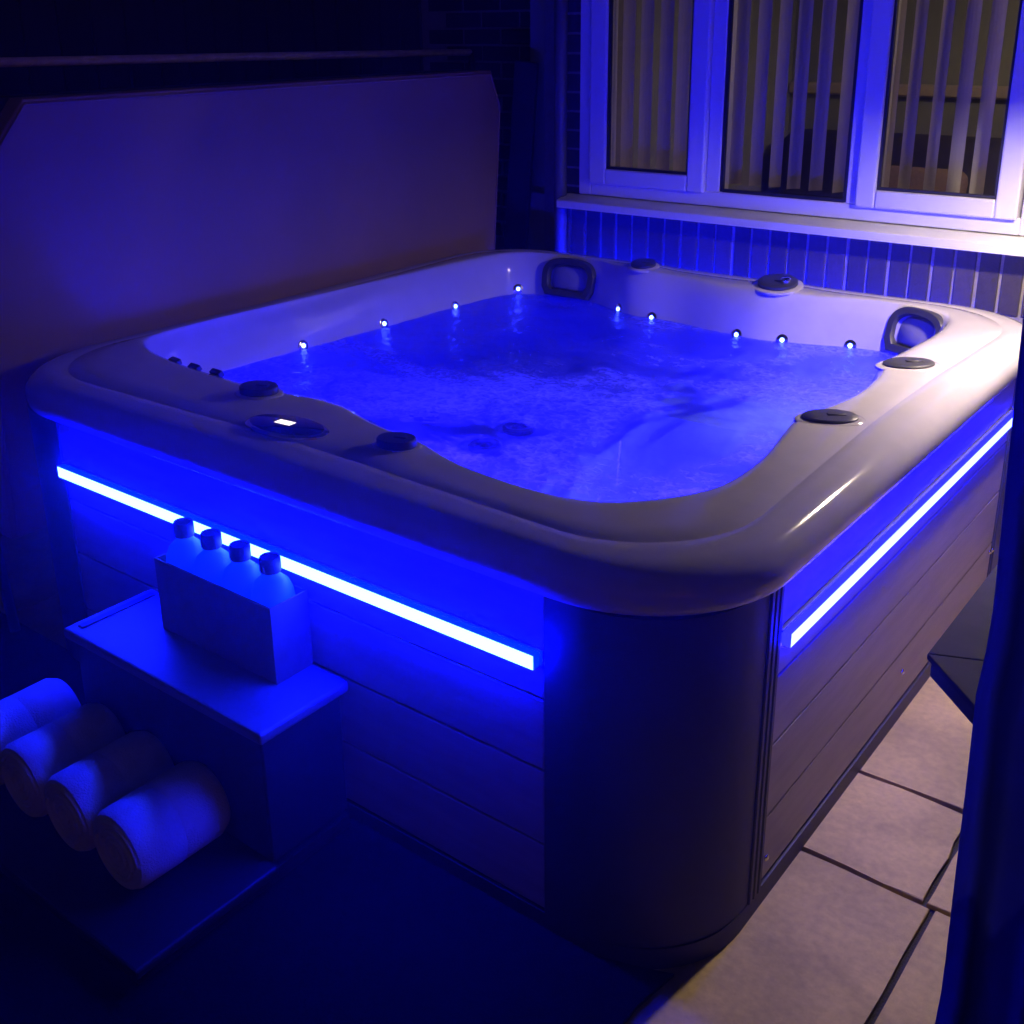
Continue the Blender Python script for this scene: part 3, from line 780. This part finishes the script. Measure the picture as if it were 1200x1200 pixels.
# ------------------------------------------------------------------ steps, bottles, rolled towels
st = thing("tub_step", "low two tier plastic step with a pale upper tread against the tub front", "step", (1.05, -.2, 0))
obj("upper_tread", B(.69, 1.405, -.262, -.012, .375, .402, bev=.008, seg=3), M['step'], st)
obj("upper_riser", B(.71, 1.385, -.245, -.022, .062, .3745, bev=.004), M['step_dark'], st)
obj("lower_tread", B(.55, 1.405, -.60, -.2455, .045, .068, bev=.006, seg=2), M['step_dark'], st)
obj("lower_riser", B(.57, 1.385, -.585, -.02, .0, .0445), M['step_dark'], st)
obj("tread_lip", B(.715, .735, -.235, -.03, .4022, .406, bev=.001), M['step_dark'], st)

car = thing("carton", "open cardboard carton of pale bottles standing on the upper tub step", "carton", (1.085, -.06, .402))
cx0, cx1, cy0, cy1, cz0, cz1 = .888, 1.292, -.118, -.012, .403, .588
obj("front_flap", B(cx0, cx1, cy0, cy0+.004, cz0, cz1), M['crate'], car)
obj("back_flap", B(cx0, cx1, cy1-.004, cy1, cz0, cz1), M['crate'], car)
obj("end_flap", B(cx0, cx0+.004, cy0+.0042, cy1-.0042, cz0, cz1), M['crate'], car)
obj("end_flap", B(cx1-.004, cx1, cy0+.0042, cy1-.0042, cz0, cz1), M['crate'], car)
obj("floor_flap", B(cx0+.0042, cx1-.0042, cy0+.0042, cy1-.0042, cz0, cz0+.004), M['crate'], car)
def bottle(x, y):
    t = thing("bottle", "", "bottle", (x, y, .4075), "pale dark capped bottles in the carton")
    body = lathe([(.030, 0), (.045, .003), (.0465, .012), (.0475, .172), (.0455, .190), (.038, .208), (.026, .220), (.020, .226), (.019, .234)], x, y, .4075, n=28)
    obj("body", body, M['bottle'], t, angle=50)
    obj("cap", lathe([(.0225, .2345), (.0235, .238), (.0235, .264), (.021, .269), (.010, .270)], x, y, .4075, n=20), M['cap'], t, angle=40)
    return t
lab = ["pale translucent bottle with dark cap at the left end of the carton on the step", "pale translucent bottle with dark cap, second from the left in the carton",
       "pale translucent bottle with dark cap, third from the left in the carton", "pale translucent bottle with dark cap at the right end of the carton nearest the strip middle"]
lab[3] = "pale translucent bottle with dark cap at the right end of the carton on the step"
for i, x in enumerate((.940, 1.040, 1.140, 1.240)):
    t = bottle(x, -.065); t['label'] = lab[i]

def towel(x, y0, y1, z, r, label):
    t = thing("rolled_towel", label, "towel", (x, (y0+y1)/2, z-r), "pale rolled towels in a row below the tub step")
    bm = lathe([(r*.93, 0), (r, .012), (r*1.003, (y1-y0)*.45), (r*.985, (y1-y0)*.46), (r*1.0, (y1-y0)*.48), (r, (y1-y0)*.88), (r*.9, (y1-y0)*.96), (r*.6, (y1-y0))], 0, 0, 0, n=40)
    rr = random.Random(int(x*100))
    for v in bm.verts:
        v.co.x *= 1 + .012*math.sin(v.co.z*40 + x*9)
    m_ = Matrix.Translation((x, y0, z)) @ Matrix.Rotation(-PI/2, 4, 'X')
    obj("roll", xform(bm, m_), M['towel'], t, angle=50)
    # spiral edge of the cloth at the near end
    pts = []
    for k in range(70):
        a = k/70*2*PI*3.2; q = r*.86*(1 - k/75)
        pts.append((x + q*math.cos(a), y0 - .003, z + q*math.sin(a)))
    obj("spiral_edge", tube(pts, .006, n=5), M['towel'], t, smooth=True)
    obj("end_core", xform(lathe([(r*.92, -.002), (r*.90, -.001)], 0, 0, 0, n=32), m_), M['towel'], t)
tl = ["pale rolled towel nearest the camera, rightmost of the row below the step", "pale rolled towel second from the right in the row below the step",
      "pale rolled towel third from the right in the row below the step", "pale rolled towel cut by the left picture edge below the step"]
for i, x in enumerate((1.195, 1.010, .828, .648)): towel(x, -.485, -.252, .160, .090, tl[i])

# ------------------------------------------------------------------ table and curtain at the right
tb = thing("garden_table", "grey eight sided table top jutting out beside the tub's right side", "table", (2.95, .50, 0))
A1 = (2.530, .245); s_ = .48; d_ = s_/math.sqrt(2)
octo = [A1, (A1[0]+d_, A1[1]-d_), (A1[0]+d_+s_, A1[1]-d_), (A1[0]+2*d_+s_, A1[1]), (A1[0]+2*d_+s_, A1[1]+s_), (A1[0]+d_+s_, A1[1]+s_+d_), (A1[0]+d_, A1[1]+s_+d_), (A1[0], A1[1]+s_)]
OX, OY = A1[0]+d_+s_/2, A1[1]+s_/2
obj("table_rim", prism([(OX+(x-OX)*.985, OY+(y-OY)*.985) for x, y in octo], .712, .744, bev=.004), M['table_edge'], tb)
for i in range(8):
    a, b = octo[i], octo[(i+1) % 8]
    cxm, cym = (a[0]+b[0]+OX)/3, (a[1]+b[1]+OY)/3
    def sh(p): return (p[0] + (cxm-p[0])*.006, p[1] + (cym-p[1])*.006)
    tri = [sh(a), sh(b), sh((OX + (b[0]-OX)*.02, OY + (b[1]-OY)*.02)), sh((OX + (a[0]-OX)*.02, OY + (a[1]-OY)*.02))]
    obj("top_segment", prism(tri, .7445, .756, bev=.002), M['table'], tb)
obj("pedestal", lathe([(.30, 0), (.30, .03), (.08, .06), (.07, .60), (.16, .711)], OX, OY, 0, n=24), M['table_edge'], tb, angle=40)

cur = thing("curtain", "dark cloth curtain hanging in folds at the right edge beside the table", "curtain", (3.0, -.165, 0))
bm = bmesh.new(); cols = []
NU, NZ = 150, 40
for i in range(NU+1):
    u = i/NU; col = []
    for j in range(NZ+1):
        z = .015 + 2.35*j/NZ
        spread = 1 + .05*math.sin(z*2.2)
        edge = 2.705 - .033*(z - 1.044) if z > 1.04 else None
        if edge is None:
            kn = [(1.04, 2.705), (.96, 2.699), (.85, 2.703), (.50, 2.714), (0, 2.70)]
            for (za, xa), (zb, xb) in zip(kn, kn[1:]):
                if za >= z >= zb: edge = xa + (xb-xa)*(za-z)/(za-zb); break
        x = edge + u*.75*spread
        amp = .022 + .010*math.sin(u*13)
        y = -.165 + amp*math.sin(u*2*PI*9.5 + .5*math.sin(z*1.7)) + .01*pnoise(Vector((u*8, z*1.5, 0)))
        col.append(bm.verts.new((x, y, z)))
    cols.append(col)
for a, b in zip(cols, cols[1:]):
    for j in range(NZ): bm.faces.new((a[j], b[j], b[j+1], a[j+1]))
bmesh.ops.solidify(bm, geom=bm.faces[:], thickness=.003)
obj("cloth", bm, M['curtain'], cur, smooth=True)
obj("curtain_rail", tube([(2.55, -.165, 2.39), (3.72, -.165, 2.39)], .012, n=10), M['iron'], cur, smooth=True)
obj("rail_post", tube([(3.73, -.165, 0), (3.73, -.165, 2.41)], .02, n=10), M['iron'], cur, smooth=True)

# ------------------------------------------------------------------ thin haze added to give the soft bloom round the strips
hm = bpy.data.materials.new("bloom_haze"); hm.use_nodes = True; t = hm.node_tree; t.nodes.clear()
pv = t.nodes.new("ShaderNodeVolumePrincipled"); pv.inputs['Color'].default_value = (.95, .95, .97, 1)
pv.inputs['Density'].default_value = 0.026; pv.inputs['Anisotropy'].default_value = 0.85
ho = t.nodes.new("ShaderNodeOutputMaterial"); t.links.new(pv.outputs[0], ho.inputs['Volume'])
haze = tag(obj("haze", B(-15, 15, -15, 15, -1.6, 3.7), hm), kind='stuff')
